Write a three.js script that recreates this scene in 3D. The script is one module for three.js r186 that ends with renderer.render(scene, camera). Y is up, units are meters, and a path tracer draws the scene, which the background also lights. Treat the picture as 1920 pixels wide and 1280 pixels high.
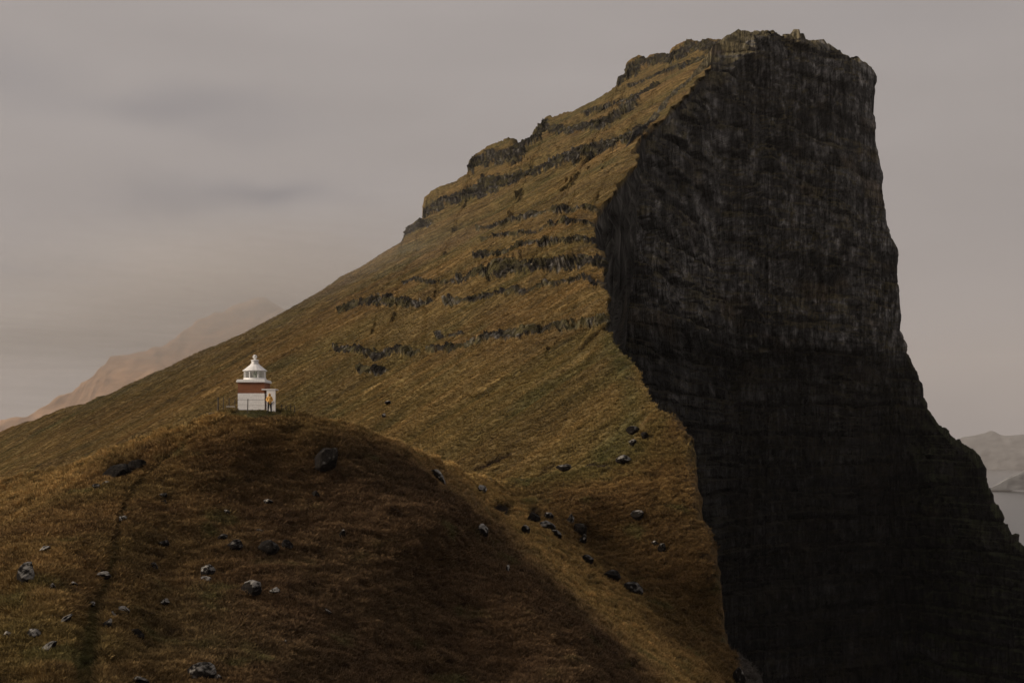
import * as THREE from 'three';
import { ImprovedNoise } from 'three/addons/math/ImprovedNoise.js';
import { mergeGeometries, mergeVertices } from 'three/addons/utils/BufferGeometryUtils.js';
import { RoundedBoxGeometry } from 'three/addons/geometries/RoundedBoxGeometry.js';
import { MarchingCubes } from 'three/addons/objects/MarchingCubes.js';

// ------------------------------------------------------------ camera, sky, sun, exposure
const W = 1920, H = 1280, F = 2638, HORIZON = 850, EYE = 260;     // a level camera 260 m above the sea, lens shifted up
const scene = new THREE.Scene();
const camera = new THREE.PerspectiveCamera(2 * Math.atan(H / 2 / F) * 180 / Math.PI, W / H, 1, 60000);
camera.position.set(0, EYE, 0);
camera.lookAt(0, EYE, -100);
camera.setViewOffset(W, H, 0, -(HORIZON - H / 2), W, H);
scene.add(camera);

const SUN = new THREE.Vector3(-0.86, 0.42, 0.16).normalize();
const SKY_LEVEL = 0.217, EXPOSURE = 1.5;
scene.fog = new THREE.FogExp2(new THREE.Color().setRGB(1.0, 0.94, 0.9), 2.2e-5);

const perlin = new ImprovedNoise();
const n3 = (x, y, z) => perlin.noise(x, y, z);
function fbm(x, y, z, oct = 4, gain = 0.5) {
  let s = 0, a = 1, t = 0;
  for (let i = 0; i < oct; i++) { s += a * n3(x + 17.3 * i, y - 9.1 * i, z + 4.7 * i); t += a; a *= gain; x *= 2.03; y *= 2.03; z *= 2.03; }
  return s / t;
}
const ridge = (x, y, z, oct = 3) => { let s = 0, a = 1, t = 0; for (let i = 0; i < oct; i++) { s += a * (1 - 2 * Math.abs(n3(x + 3.1 * i, y, z + 8.7 * i))); t += a; a *= 0.5; x *= 2.1; y *= 2.1; z *= 2.1; } return s / t; };
const clamp = (x, a = 0, b = 1) => Math.min(b, Math.max(a, x));
const smooth = (a, b, x) => { const t = clamp((x - a) / (b - a)); return t * t * (3 - 2 * t); };
const lerp = (a, b, t) => a + (b - a) * t;
function rng(seed) { return () => { seed = (seed + 0x6D2B79F5) | 0; let t = Math.imul(seed ^ (seed >>> 15), 1 | seed); t = (t + Math.imul(t ^ (t >>> 7), 61 | t)) ^ t; return ((t ^ (t >>> 14)) >>> 0) / 4294967296; }; }

{ // overcast evening sky: an even grey-pink sheet, thin bluish cloud streaks, a warm paler part towards the sun
  const w = 2048, h = 1024, data = new Float32Array(w * h * 4);
  const streaks = [ // azimuth and elevation in degrees from straight ahead, half widths, depth
    [-13.0, 13.2, 4.2, 0.75, 0.085], [-14.5, 10.2, 2.2, 0.6, 0.06], [-9.5, 10.4, 3.2, 0.5, 0.085], [-10.2, 10.0, 1.8, 0.5, 0.05],
    [-18.5, 7.0, 4.2, 0.7, 0.06], [-14.2, 6.2, 5.0, 0.55, 0.05], [-20.5, 14.2, 2.6, 1.2, 0.05], [-8.5, 6.3, 3.5, 0.5, 0.05],
    [16, 17, 6, 1.4, 0.02], [18.8, 1.2, 6, 1.1, 0.07], [30, 9, 9, 1.2, 0.06], [-22, 1.8, 8, 2.6, -0.05], [-34, 9, 8, 1.1, 0.07], [-42, 15, 9, 1.3, 0.06],
  ];
  const sunAz = Math.atan2(SUN.x, -SUN.z), sunEl = Math.asin(SUN.y);
  for (let j = 0; j < h; j++) for (let i = 0; i < w; i++) {
    const el = ((j + 0.5) / h - 0.5) * Math.PI, th = ((i + 0.5) / w - 0.5) * 2 * Math.PI;
    const x = Math.cos(el) * Math.cos(th), y = Math.sin(el), z = Math.cos(el) * Math.sin(th);
    const az = Math.atan2(x, -z) * 180 / Math.PI, eld = el * 180 / Math.PI;
    const big = fbm(x * 2.2 + 5, y * 7, z * 2.2, 4), fine = fbm(x * 7, y * 26 + 3, z * 7, 5);
    let k = 1 + 0.09 * big + 0.09 * fine, blue = 0;
    const wx = 3.2 * fbm(x * 9, y * 20, z * 9 + 2, 3), wy = 1.3 * fbm(x * 11 + 7, y * 24, z * 11, 3);
    for (const [a, e, sa, se, d] of streaks) {
      const da = (az - a + wx) / sa, de = (eld - e + wy) / se, g = Math.exp(-da * da - de * de) * d * (0.75 + 0.8 * fine + 0.4);
      k -= 1.9 * g; blue += g;
    }
    const d = x * SUN.x + y * SUN.y + z * SUN.z;
    const glow = 0.3 * Math.exp((d - 1) * 2.2);
    k *= (0.97 + glow) * (0.93 + 0.11 * smooth(-0.05, 0.35, y));
    const p = (j * w + i) * 4, L = SKY_LEVEL * k;
    data[p] = L * (1.07 - 0.35 * blue + 0.1 * glow); data[p + 1] = L * (0.985 - 0.05 * blue); data[p + 2] = L * (0.968 + 0.45 * blue - 0.1 * glow); data[p + 3] = 1;
  }
  const sky = new THREE.DataTexture(data, w, h, THREE.RGBAFormat, THREE.FloatType);
  sky.mapping = THREE.EquirectangularReflectionMapping; sky.magFilter = THREE.LinearFilter; sky.needsUpdate = true;
  scene.background = sky; scene.environment = sky;
}
const sun = new THREE.DirectionalLight(new THREE.Color().setRGB(1, 0.85, 0.68), 2.4);
sun.position.copy(SUN).multiplyScalar(1500).add(new THREE.Vector3(0, EYE, -400)); sun.target.position.set(0, EYE, -400);
sun.castShadow = true; sun.shadow.radius = 24; sun.shadow.mapSize.set(4096, 4096);
Object.assign(sun.shadow.camera, { left: -700, right: 700, top: 700, bottom: -700, near: 100, far: 3500 });
scene.add(sun, sun.target);

const renderer = new THREE.WebGLRenderer({ antialias: true });
renderer.setSize(1024, 682); renderer.shadowMap.enabled = true; renderer.shadowMap.type = THREE.PCFSoftShadowMap;
renderer.toneMapping = THREE.LinearToneMapping; renderer.toneMappingExposure = EXPOSURE;

// ------------------------------------------------------------ helpers
const at = (u, v, d) => new THREE.Vector3((u - W / 2) / F * d, EYE + (HORIZON - v) / F * d, -d);
const used = {};
function numbered(name) { const n = used[name] ?? 0; used[name] = n + 1; return n ? `${name}_${String(n).padStart(3, '0')}` : name; }
function tag(o, label, category, group, kind) {
  if (label) o.userData.label = label; if (category) o.userData.category = category;
  if (group) o.userData.group = group; if (kind) o.userData.kind = kind; return o;
}
function thing(name, label, category, pos, turn = 0, group) {
  const o = new THREE.Group(); o.name = numbered(name); o.position.copy(pos); o.rotation.y = turn; scene.add(o); return tag(o, label, category, group);
}
function part(name, geo, mat, parent) {
  const m = new THREE.Mesh(Array.isArray(geo) ? mergeGeometries(geo.map(g => g.index ? g.toNonIndexed() : g)) : geo, mat);
  m.name = parent === scene ? numbered(name) : name; m.castShadow = m.receiveShadow = true; parent.add(m); return m;
}
const V3 = (x, y, z) => new THREE.Vector3(x, y, z);

// thin-plate spline through (u, v, value)
function spline(pts, soft = 0) {
  const n = pts.length, S = 1000, A = [], N = n + 3, phi = r2 => r2 > 1e-12 ? r2 * Math.log(r2) : 0;
  for (let i = 0; i < N; i++) A.push(new Float64Array(N + 1));
  for (let i = 0; i < n; i++) {
    for (let j = 0; j < n; j++) { const a = (pts[i][0] - pts[j][0]) / S, b = (pts[i][1] - pts[j][1]) / S; A[i][j] = phi(a * a + b * b) + (i === j ? soft : 0); }
    A[i][n] = A[n][i] = 1; A[i][n + 1] = A[n + 1][i] = pts[i][0] / S; A[i][n + 2] = A[n + 2][i] = pts[i][1] / S; A[i][N] = pts[i][2];
  }
  for (let c = 0; c < N; c++) {
    let p = c; for (let r = c + 1; r < N; r++) if (Math.abs(A[r][c]) > Math.abs(A[p][c])) p = r;
    [A[c], A[p]] = [A[p], A[c]];
    for (let r = 0; r < N; r++) if (r !== c) { const k = A[r][c] / A[c][c]; if (k) for (let q = c; q <= N; q++) A[r][q] -= k * A[c][q]; }
  }
  const w = A.map((row, i) => row[N] / row[i]);
  return (u, v) => { let s = w[n] + w[n + 1] * u / S + w[n + 2] * v / S; for (let i = 0; i < n; i++) { const a = (u - pts[i][0]) / S, b = (v - pts[i][1]) / S, r2 = a * a + b * b; if (r2 > 1e-12) s += w[i] * r2 * Math.log(r2); } return s; };
}
// a curve through points, by arc length
function curve(pts, soft) {
  if (soft) { const c = new THREE.CatmullRomCurve3(pts.map(p => V3(p[0], p[1], 0)), false, 'centripetal'); pts = c.getPoints(pts.length * 12).map(p => [p.x, p.y]); }
  const L = [0]; for (let i = 1; i < pts.length; i++) L.push(L[i - 1] + Math.hypot(pts[i][0] - pts[i - 1][0], pts[i][1] - pts[i - 1][1]));
  const T = L[L.length - 1];
  return t => { const s = clamp(t) * T; let i = 1; while (i < L.length - 1 && L[i] < s) i++; const k = (s - L[i - 1]) / (L[i] - L[i - 1]); return [lerp(pts[i - 1][0], pts[i][0], k), lerp(pts[i - 1][1], pts[i][1], k)]; };
}
const ragged = (c, n, amp, seed) => t => { const [x, y] = c(t), e = smooth(0, 0.04, t) * smooth(1, 0.95, t); const k = 0.25 + 1.5 * Math.max(0, n3(t * n / 40, seed, 11) + 0.25); return [x + e * amp * k * (1.6 * n3(t * n / 16, seed, 1) + 0.7 * n3(t * n / 6.3, seed, 4)), y + e * amp * 0.6 * n3(t * n / 8, seed, 7)]; };
// a sheet of terrain between four outlines (top and bottom run left to right, left and right run top to bottom), with the ground's far side added beyond chosen edges
function sheet({ ease = 1, top, bottom, left, right, nu, nv, depth, bulge, paint, uv, over = {} }) {
  const flap = {}; const T = Array.from({ length: nu }, (_, i) => top(i / (nu - 1))), B = Array.from({ length: nu }, (_, i) => bottom(i / (nu - 1)));
  const L = Array.from({ length: nv }, (_, j) => left(j / (nv - 1))), R = Array.from({ length: nv }, (_, j) => right(j / (nv - 1)));
  const oT = over.top ?? [], oR = over.right ?? [], oB = over.bottom ?? [], oL = over.left ?? [];
  const NU = nu + oR.length + oL.length, NV = nv + oT.length + oB.length, pos = new Float32Array(NU * NV * 3), nor = new Float32Array(NU * NV * 3), px = new Float32Array(NU * NV * 2);
  const id = (i, j) => (j + oT.length) * NU + i + oL.length;
  const c00 = T[0], c10 = T[nu - 1], c01 = B[0], c11 = B[nu - 1];
  for (let j = 0; j < nv; j++) for (let i = 0; i < nu; i++) {
    const s = i / (nu - 1), t = j / (nv - 1), sl = (1 - s) ** ease, sr = s ** ease, q = [0, 1].map(k => lerp(T[i][k], B[i][k], t) + sl * (L[j][k] - lerp(c00[k], c01[k], t)) + sr * (R[j][k] - lerp(c10[k], c11[k], t)));
    const p = at(q[0], q[1], depth(q[0], q[1])), a = id(i, j);
    pos.set([p.x, p.y, p.z], a * 3); px.set(q, a * 2);
  }
  const beyond = (i, j) => { // rows and columns on the far side of an edge
    const ii = clamp(i, 0, nu - 1), jj = clamp(j, 0, nv - 1), a = id(i, j), b = id(ii, jj);
    const P = V3().fromArray(pos, b * 3); if (i > nu && j > 0 && j < nv - 1) { const w = Math.min(14, j, nv - 1 - j); P.set(0, 0, 0); for (let q = -w; q <= w; q++) { const o = id(nu - 1, j + q) * 3; P.x += pos[o]; P.y += pos[o + 1]; P.z += pos[o + 2]; } P.multiplyScalar(1 / (2 * w + 1)); }
    const back = V3(P.x, 0, P.z).normalize(), side = V3(-back.z, 0, back.x);
    for (const [n, list] of [[-j, oT], [j - nv + 1, oB], [i - nu + 1, oR], [-i, oL]]) if (n > 0) { const [bk, dr, sd] = list[n - 1]; P.addScaledVector(back, bk).addScaledVector(side, sd ?? 0); P.y -= dr; }
    pos.set([P.x, P.y, P.z], a * 3); if (i >= nu) flap[a] = i - nu + 1; px[a * 2] = px[b * 2]; px[a * 2 + 1] = px[b * 2 + 1];
  };
  for (let j = -oT.length; j < nv + oB.length; j++) for (let i = -oL.length; i < nu + oR.length; i++) if (i < 0 || j < 0 || i >= nu || j >= nv) beyond(i, j);
  const e1 = V3(), e2 = V3(), n = V3(), get = (v, a) => v.fromArray(pos, a * 3), tmp = V3();
  for (let j = 0; j < NV; j++) for (let i = 0; i < NU; i++) {
    get(e1, j * NU + Math.min(i + 1, NU - 1)).sub(get(tmp, j * NU + Math.max(i - 1, 0)));
    get(e2, Math.max(j - 1, 0) * NU + i).sub(get(tmp, Math.min(j + 1, NV - 1) * NU + i));
    n.crossVectors(e1, e2).normalize(); nor.set([n.x, n.y, n.z], (j * NU + i) * 3);
  }
  const P = V3(), extra = new Array(NU * NV);
  for (let a = 0; a < NU * NV; a++) {
    P.fromArray(pos, a * 3); n.fromArray(nor, a * 3);
    const r = bulge(P, n, px[a * 2], px[a * 2 + 1], flap[a] ?? 0); extra[a] = r;
    P.addScaledVector(n, r.d ?? 0); P.y += r.y ?? 0; pos.set([P.x, P.y, P.z], a * 3);
  }
  const idx = [];
  for (let j = 0; j < NV - 1; j++) for (let i = 0; i < NU - 1; i++) { const a = j * NU + i, b = a + 1, c = a + NU, d = c + 1; idx.push(a, c, b, b, c, d); }
  const g = new THREE.BufferGeometry();
  g.setAttribute('position', new THREE.BufferAttribute(pos, 3)); g.setIndex(idx); g.computeVertexNormals();
  const nn = g.attributes.normal, col = new Float32Array(NU * NV * 3), UV = new Float32Array(NU * NV * 2);
  for (let a = 0; a < NU * NV; a++) {
    P.fromArray(pos, a * 3); n.fromArray(nn.array, a * 3);
    col.set(paint(P, n, px[a * 2], px[a * 2 + 1], extra[a]), a * 3); UV.set(uv(P, n), a * 2);
  }
  g.setAttribute('color', new THREE.BufferAttribute(col, 3)); g.setAttribute('uv', new THREE.BufferAttribute(UV, 2));
  g.userData = { NU, NV, nu, nv, px, id, extra };
  return g;
}
const mixc = (a, b, t) => [lerp(a[0], b[0], t), lerp(a[1], b[1], t), lerp(a[2], b[2], t)];
const mul = (a, k) => [a[0] * k, a[1] * k, a[2] * k];

// grey textures, as factors of a colour (linear), that tile
function tileTexture(size, fn, repeat = 1) {
  const d = new Uint8Array(size * size * 4);
  for (let j = 0; j < size; j++) for (let i = 0; i < size; i++) { const c = fn(i / size, j / size), p = (j * size + i) * 4; d[p] = d[p + 1] = d[p + 2] = clamp(c) * 255; d[p + 3] = 255; }
  const t = new THREE.DataTexture(d, size, size); t.wrapS = t.wrapT = THREE.RepeatWrapping; t.magFilter = THREE.LinearFilter; t.minFilter = THREE.LinearMipmapLinearFilter; t.generateMipmaps = true; t.needsUpdate = true; t.repeat.set(repeat, repeat); return t;
}
// noise that closes on itself over the unit square, with cells fx by fy
function loopNoise(fx, fy, seed, oct = 4) {
  const grids = []; for (let o = 0; o < oct; o++) { const a = fx << o, b = fy << o, r = rng(seed + o * 77), g = new Float32Array(a * b); for (let k = 0; k < a * b; k++) g[k] = r() * 2 - 1; grids.push([a, b, g]); }
  return (x, y) => { let s = 0, t = 0, k = 1; for (const [a, b, g] of grids) { const X = x * a, Y = y * b, i = Math.floor(X), j = Math.floor(Y); let p = X - i, q = Y - j; p = p * p * (3 - 2 * p); q = q * q * (3 - 2 * q); const G = (m, n) => g[((n % b) + b) % b * a + ((m % a) + a) % a]; s += k * lerp(lerp(G(i, j), G(i + 1, j), p), lerp(G(i, j + 1), G(i + 1, j + 1), p), q); t += k; k *= 0.62; } return s / t; };
}
const nGrassA = loopNoise(64, 10, 11, 4), nGrassB = loopNoise(16, 16, 12, 5), nRockA = loopNoise(40, 6, 21, 5), nRockB = loopNoise(24, 24, 22, 5);
const texGrass = tileTexture(1024, (x, y) => 0.66 + 0.55 * nGrassA(x + 0.03 * nGrassB(x, y), y) + 0.4 * nGrassB(x, y));
const texRock = tileTexture(1024, (x, y) => 0.6 + 0.6 * nRockA(x + 0.01 * nRockB(x, y), y) + 0.5 * nRockB(x, y));
const matGrass = new THREE.MeshStandardMaterial({ vertexColors: true, map: texGrass, bumpMap: texGrass, bumpScale: 0.5, roughness: 1, envMapIntensity: 1 });
const matSlope = new THREE.MeshStandardMaterial({ vertexColors: true, map: texGrass, bumpMap: texGrass, bumpScale: 1.1, roughness: 1 });
const matCliff = new THREE.MeshStandardMaterial({ vertexColors: true, map: texRock, bumpMap: texRock, bumpScale: 1.8, roughness: 0.95 });
for (const m of [matGrass, matSlope, matCliff]) m.specularIntensity = 0.3;

// colours of the ground, as linear albedo
const STRAW = [0.158, 0.101, 0.038], OLIVE = [0.084, 0.070, 0.025], RUST = [0.092, 0.056, 0.025], GREEN = [0.052, 0.055, 0.021], PEAT = [0.016, 0.010, 0.007];
const ROCK = [0.050, 0.044, 0.038], LICHEN = [0.22, 0.205, 0.185];

// ------------------------------------------------------------ the mountain's grass slope
const slopeDepth0 = (u, v) => 65.2 / Math.max((0.48 * (u - 960) + 0.3 * F - (HORIZON - v)) / F, 0.066);
const nearCrest = curve([[-80, 935], [0, 912], [100, 882], [230, 838], [330, 800], [390, 779], [440, 770], [520, 771], [580, 784], [650, 805], [760, 850], [850, 888], [900, 905], [940, 917], [1000, 908], [1100, 884], [1180, 858], [1222, 790], [1238, 778]], true);
const crestV = (() => { const a = []; for (let k = 0; k <= 600; k++) a.push(nearCrest(k / 600)); return u => { for (let k = 1; k < a.length; k++) if (a[k][0] >= u) return a[k][1]; return a[a.length - 1][1]; }; })();
const slopeDepth = (u, v) => { const below = Math.max(0, v - crestV(u) - 6); return slopeDepth0(u, v - below) + below * 0.12; };
const EDGE = [[1352, 76], [1345, 104], [1326, 117], [1332, 127], [1318, 141], [1295, 166], [1276, 190], [1256, 206], [1246, 221], [1216, 240], [1197, 262], [1187, 287], [1198, 293], [1194, 302], [1175, 326], [1150, 361], [1124, 386], [1118, 405], [1112, 424], [1118, 440], [1112, 455], [1110, 470], [1130, 478], [1136, 490], [1129, 505], [1128, 520], [1125, 535], [1135, 546], [1142, 570], [1137, 585], [1141, 602], [1126, 614], [1145, 629], [1165, 660], [1197, 690], [1206, 720], [1216, 742], [1240, 778], [1262, 800], [1262, 850]];
const SKYLINE = [[-80, 846], [0, 819], [120, 772], [230, 728], [330, 684], [430, 640], [500, 606], [545, 582], [600, 552], [624, 534], [640, 522], [680, 504], [722, 478], [740, 463], [755, 455], [762, 448], [764, 430], [785, 420], [800, 411], [800, 388], [806, 374], [820, 364], [838, 356], [860, 346], [884, 330], [887, 302], [900, 287], [915, 278], [932, 270], [952, 267], [962, 266], [967, 276], [982, 268], [1000, 252], [1008, 245], [1020, 232], [1028, 217], [1040, 219], [1075, 208], [1110, 190], [1140, 172], [1160, 153], [1164, 143], [1178, 135], [1184, 118], [1198, 107], [1210, 112], [1222, 104], [1235, 99], [1248, 104], [1262, 98], [1274, 84], [1290, 76], [1315, 78], [1335, 74], [1352, 70]];
// the rock bands that cross the slope: points along each and half thickness, in metres up the slope from where they are pinned
const BANDS = [
  [[880, 318], [925, 300], [965, 300], [975, 282], 19, 1.2], [[905, 345], [960, 338], [1000, 325], [1050, 303], [1100, 288], [1165, 268], [1205, 244], 13, 1.1], [[798, 400], [833, 383], [880, 366], [925, 350], 13, 1.1],
  [[760, 441], [785, 427], [808, 419], 9, 0.9], [[985, 275], [1010, 258], [1025, 235], 13, 1.1], [[1020, 243], [1065, 248], [1140, 233], [1168, 210], [1195, 190], 11, 0.9], [[1095, 215], [1140, 203], [1200, 180], [1235, 160], 7, 0.7],
  [[1160, 150], [1185, 135], [1205, 120], [1265, 110], [1295, 93], [1350, 88], 15, 1.1], [[1180, 165], [1240, 140], [1290, 122], [1322, 108], 5, 0.6],
  [[895, 428], [967, 414], [1033, 402], [1060, 396], [1095, 398], [1118, 395], 6, 0.95], [[905, 454], [950, 446], [1000, 437], [1060, 430], [1115, 422], 5, 0.95], [[893, 484], [940, 478], [983, 470], [1050, 461], [1118, 452], 7.5, 0.95],
  [[865, 528], [890, 523], [917, 521], [983, 507], [1050, 503], [1085, 499], [1135, 493], 14, 1.15], [[760, 536], [800, 532], [850, 530], 6, 0.55], [[640, 586], [693, 575], [740, 569], [785, 571], [812, 575], 10, 1.0], [[840, 575], [873, 567], [933, 557], [1017, 542], [1093, 533], [1135, 536], 7, 0.85],
  [[632, 656], [660, 662], [700, 672], [750, 664], [785, 664], 9, 1.0], [[805, 660], [853, 660], [900, 650], [960, 640], [1000, 627], [1045, 618], [1083, 609], [1142, 601], 8, 0.9], [[672, 700], [727, 696], 7, 0.95], [[820, 632], [868, 629], 6, 0.9],
].map(b => ({ pts: b.slice(0, -2), half: b[b.length - 2], k: b[b.length - 1] }));
function leftOfWall(v) { return v < 245 ? 1338 - (v - 84) * 0.92 : v < 400 ? 1190 - (v - 245) * 0.61 : v < 600 ? 1093 : 1093 + (v - 600) * 0.4; }
function bandAt(u, v) { // [rock 0..1, step outwards 0..1]
  let m = 0, st = 0;
  for (const { pts, half, k } of BANDS) {
    if (u < pts[0][0] - 40 || u > pts[pts.length - 1][0] + 40) continue;
    let best = 1e9, sgn = 0;
    for (let i = 1; i < pts.length; i++) {
      const [ax, ay] = pts[i - 1], [bx, by] = pts[i], dx = bx - ax, dy = by - ay, t = clamp(((u - ax) * dx + (v - ay) * dy) / (dx * dx + dy * dy));
      const ex = u - ax - t * dx, ey = v - ay - t * dy, d = Math.hypot(ex, ey); if (d < best) { best = d; sgn = ey; }
    }
    const s = (sgn < 0 ? -best : best) / (half * 0.76);                              // -1 at the top of the band, 1 at its foot
    const rag = 0.75 * fbm(u * 0.05, v * 0.06, half, 3) + 0.55 * n3(u * 0.17, v * 0.06, half + 5) + 0.3 * n3(u * 0.4, v * 0.3, half);
    m = Math.max(m, k * smooth(1.0, 0.45, Math.abs(s) + rag));
    st = Math.max(st, smooth(pts[0][0] - 40, pts[0][0] + 14, u) * smooth(pts[pts.length - 1][0] + 40, pts[pts.length - 1][0] - 14, u) * k * half / 14 * (s < -0.8 ? smooth(-4, -0.8, s) : smooth(1.2, -0.8, s)) * clamp(0.8 + 1.4 * rag));
  }
  return [clamp(m), st];
}
const along = P => 820 * Math.atan2(P.x + 40, 60 - P.z);     // a level line round the bay that the wall encloses
const strata = y => y + 5 * n3(y / 40, 3, 1);
const hash = (a, b, k = 0) => { let h = Math.imul(a | 0, 374761393) ^ Math.imul(b | 0, 668265263) ^ Math.imul(k + 1, 1274126177); h = Math.imul(h ^ (h >>> 13), 1274126177); return ((h ^ (h >>> 16)) >>> 0) / 4294967296; };
// jointed rock: blocks in courses, each standing out by its own amount (0..1)
function blocks(c, y, w, h, k) { const yy = y / h + 0.3 * n3(c / (w * 4), y / (h * 4), k), row = Math.floor(yy), cc = c / w + 7 * hash(row, 3, k) + 0.25 * n3(c / (w * 2), y / (h * 2.5), k + 5), colm = Math.floor(cc), fx = cc - colm, fy = yy - row, e = smooth(0, 0.16, Math.min(fx, 1 - fx)) * smooth(0, 0.12, Math.min(fy, 1 - fy)); return [hash(row, colm, k), e]; }
function wallColour(P, n) {
    const c = along(P), y = P.y, up = clamp(n.y);
    const tone = fbm(c / 14, y / 34, 1, 4), run = fbm(c / 2.2 + 0.4 * n3(c / 9, y / 24, 31), y / 17, 5, 4), grain = fbm(P.x / 1.3, y / 1.9, P.z / 1.3, 3), sq = strata(y + 0.05 * c + 6 * n3(c / 60, y / 60, 1)) / 17, fq = sq - Math.floor(sq), crack = 0.8 * smooth(0.1, 0.02, Math.min(fq, 1 - fq) + 0.05 * n3(c / 7, y / 5, 3)) * smooth(-0.25, 0.2, n3(c / 40, Math.floor(sq + 0.5) * 5.3, 4)) + smooth(0.09, 0.0, Math.abs(n3(c / 3.1, y / 34, 11))) + 0.7 * smooth(0.06, 0, Math.abs(n3(c / 11, y / 3.2, 15)));
    const [b1, e1] = blocks(c, y, 8, 15, 1), [b2, e2] = blocks(c, y, 3, 5.5, 2);
    let k = mul([0.040, 0.0378, 0.034], Math.max(0.2, 1 + 1.4 * tone + 1.3 * run + 1.4 * grain) * (0.6 + 0.8 * b1) * (0.65 + 0.7 * b2) * (0.55 + 0.45 * e1) * (0.7 + 0.3 * e2));
    const pale = smooth(0.10, 0.36, fbm(c / 2.6, y / 6.5, 8, 4) + 0.4 * fbm(c / 50, y / 36, 3, 3) + 0.25 * run);
    k = mixc(k, [0.125, 0.118, 0.106], pale * 0.68 * (0.35 + b2));
    k = mixc(k, [0.05, 0.036, 0.02], 0.6 * smooth(0.1, 0.4, fbm(c / 26, y / 20, 21, 4)));
    const veg = smooth(0.26, 0.6, up * 0.9 + 0.75 * fbm(c / 14, y / 9, 4, 4) + 0.1 * smooth(400, 250, y));
    k = mixc(k, [0.042, 0.034, 0.015], veg * 0.75); k = mul(k, 1 - 0.6 * clamp(crack));
    return k;
}
const GX = 0.48 / Math.hypot(0.48, 0.3), GZ = 0.3 / Math.hypot(0.48, 0.3);      // uphill, in plan (right and away)
const upAlong = P => P.x * GX - P.z * GZ, across = P => P.x * GZ + P.z * GX;
const slopeGeo = sheet({
  top: curve(SKYLINE), right: ragged(curve(EDGE), 700, 10, 5), left: curve([[-80, 846], [-80, 1010]]),
  bottom: curve([[-80, 1010], [200, 925], [400, 860], [600, 862], [800, 950], [950, 975], [1100, 950], [1180, 925], [1262, 850]]),
  nu: 760, nv: 470, ease: 3, depth: slopeDepth,
  over: { top: [[1.5, 0.2], [5, 2], [14, 10], [40, 40], [110, 120]], right: [[0.6, 0.5, 0.1], [1, 2.5, 0], [1.5, 5, 0], [2, 8, 0], [3, 12, -0.2], [4, 16, -0.3], [5, 21, -0.5], [7, 27, -0.7], [9, 34, -1], [14, 44, -2], [26, 58, -4], [50, 80, -8]], left: [[0, 20, -60]] },
  bulge(P, n, u, v, fl) {
    if (fl > 1) { const q = P.z / 6; const [b1, e1] = blocks(P.z * 0.6, P.y, 6, 9, 4), [b2, e2] = blocks(P.z * 0.6, P.y, 2.5, 4, 6); return { d: Math.min(1, (fl - 1) / 3) * (2.2 * fbm(q, P.y / 12, 2, 3) + 2.4 * b1 * e1 + 1.2 * b2 * e2 - 1.5), m: 1, st: 0, gully: 0, scar: 0, wall: 1 }; }
    const a = upAlong(P), b = across(P), [m, st] = bandAt(u, v), dist = -P.z;
    const gully = 4.2 * fbm(b / 34 + 0.3 * n3(a / 40, b / 40, 3), a / 190, 1, 3) + 1.6 * ridge(b / 13 + 0.5 * n3(a / 30, b / 18, 9), a / 120, 2, 2);
    const mid = 0.55 * fbm(a / 9, b / 5, 5, 3) + 0.22 * fbm(a / 2.2, b / 1.5, 8, 2);
    const block = m > 0.02 ? m * (1.5 * fbm(b / 4, P.y / 6, a / 8, 4) + 1.5 * Math.abs(n3(b / 2.3, P.y / 6, 3)) + 1.0 * n3(b / 1.1, P.y / 1.7, 7)) : 0;
    const far = smooth(150, 420, dist);
    const edge = smooth(0, 26, Math.min(40, edgeGap(u, v)));
    let scar = scarAt(u, v);
    return { d: (gully * 0.9 * edge + mid) * lerp(0.45, 1, far) + 2.1 * st * (0.55 + 0.6 * n3(b / 14, 4, a / 50)) + 1.3 * block - 0.5 * scar, m, st, gully, scar };
  },
  paint(P, n, u, v, e) {
    const a = upAlong(P), b = across(P);
    if (e.wall) return mul(wallColour(P, n), 2.1);
    const patch = fbm(b / 42, a / 130, 3, 4), streak = fbm(b / 3.2, a / 34, 5, 3), grain = fbm(b / 1.2, a / 3, 2, 2);
    let c = mixc(OLIVE, STRAW, clamp(0.42 + 1.1 * patch + 0.55 * streak + 0.1 * e.gully));
    c = mixc(c, RUST, clamp(0.25 + 1.2 * fbm(b / 30 + 9, a / 30, 1, 3) - 0.2 * streak) * 0.7);
    c = mixc(c, mul(OLIVE, 0.62), 0.75 * smooth(0.12, 0.42, fbm(b / 20, a / 60, 12, 4) + 0.15 * streak - 0.08 * e.gully)); c = mixc(c, GREEN, 0.45 * smooth(0.15, 0.4, fbm(b / 24 + 5, a / 24, 19, 4)));
    c = mixc(c, PEAT, 0.6 * smooth(0.3, 0.5, fbm(b / 2.2, a / 6, 23, 3)));
    c = mul(c, 1 + 0.42 * streak + 0.5 * grain);
    c = mixc(c, GREEN, greenAt(u, v) * clamp(0.75 + 1.6 * streak));
    if (e.m > 0.02) {
      const w = Math.abs(n3(b / 2.4, P.y / 4.5, a / 3)), pale = smooth(0.12, 0.42, fbm(b / 1.3, P.y / 1.7, a / 2, 3) + 0.3 * fbm(b / 12, P.y / 9, 1, 2));
      let r = mixc(mul([0.047, 0.040, 0.031], 0.15 + 0.8 * w), LICHEN, pale * 0.5 * smooth(1000, 420, -P.z - 0.15 * u));
      r = mixc(r, OLIVE, 0.5 * smooth(-0.08, 0.25, fbm(b / 6, P.y / 5, a / 6 + 4, 3)));
      c = mixc(c, r, smooth(0.22, 0.5, e.m + 0.3 * grain));
    }
    c = mixc(c, PEAT, e.scar);
    return mul(c, 1.95);
  },
  uv: P => [across(P) / 26, upAlong(P) / 60],
});
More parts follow.
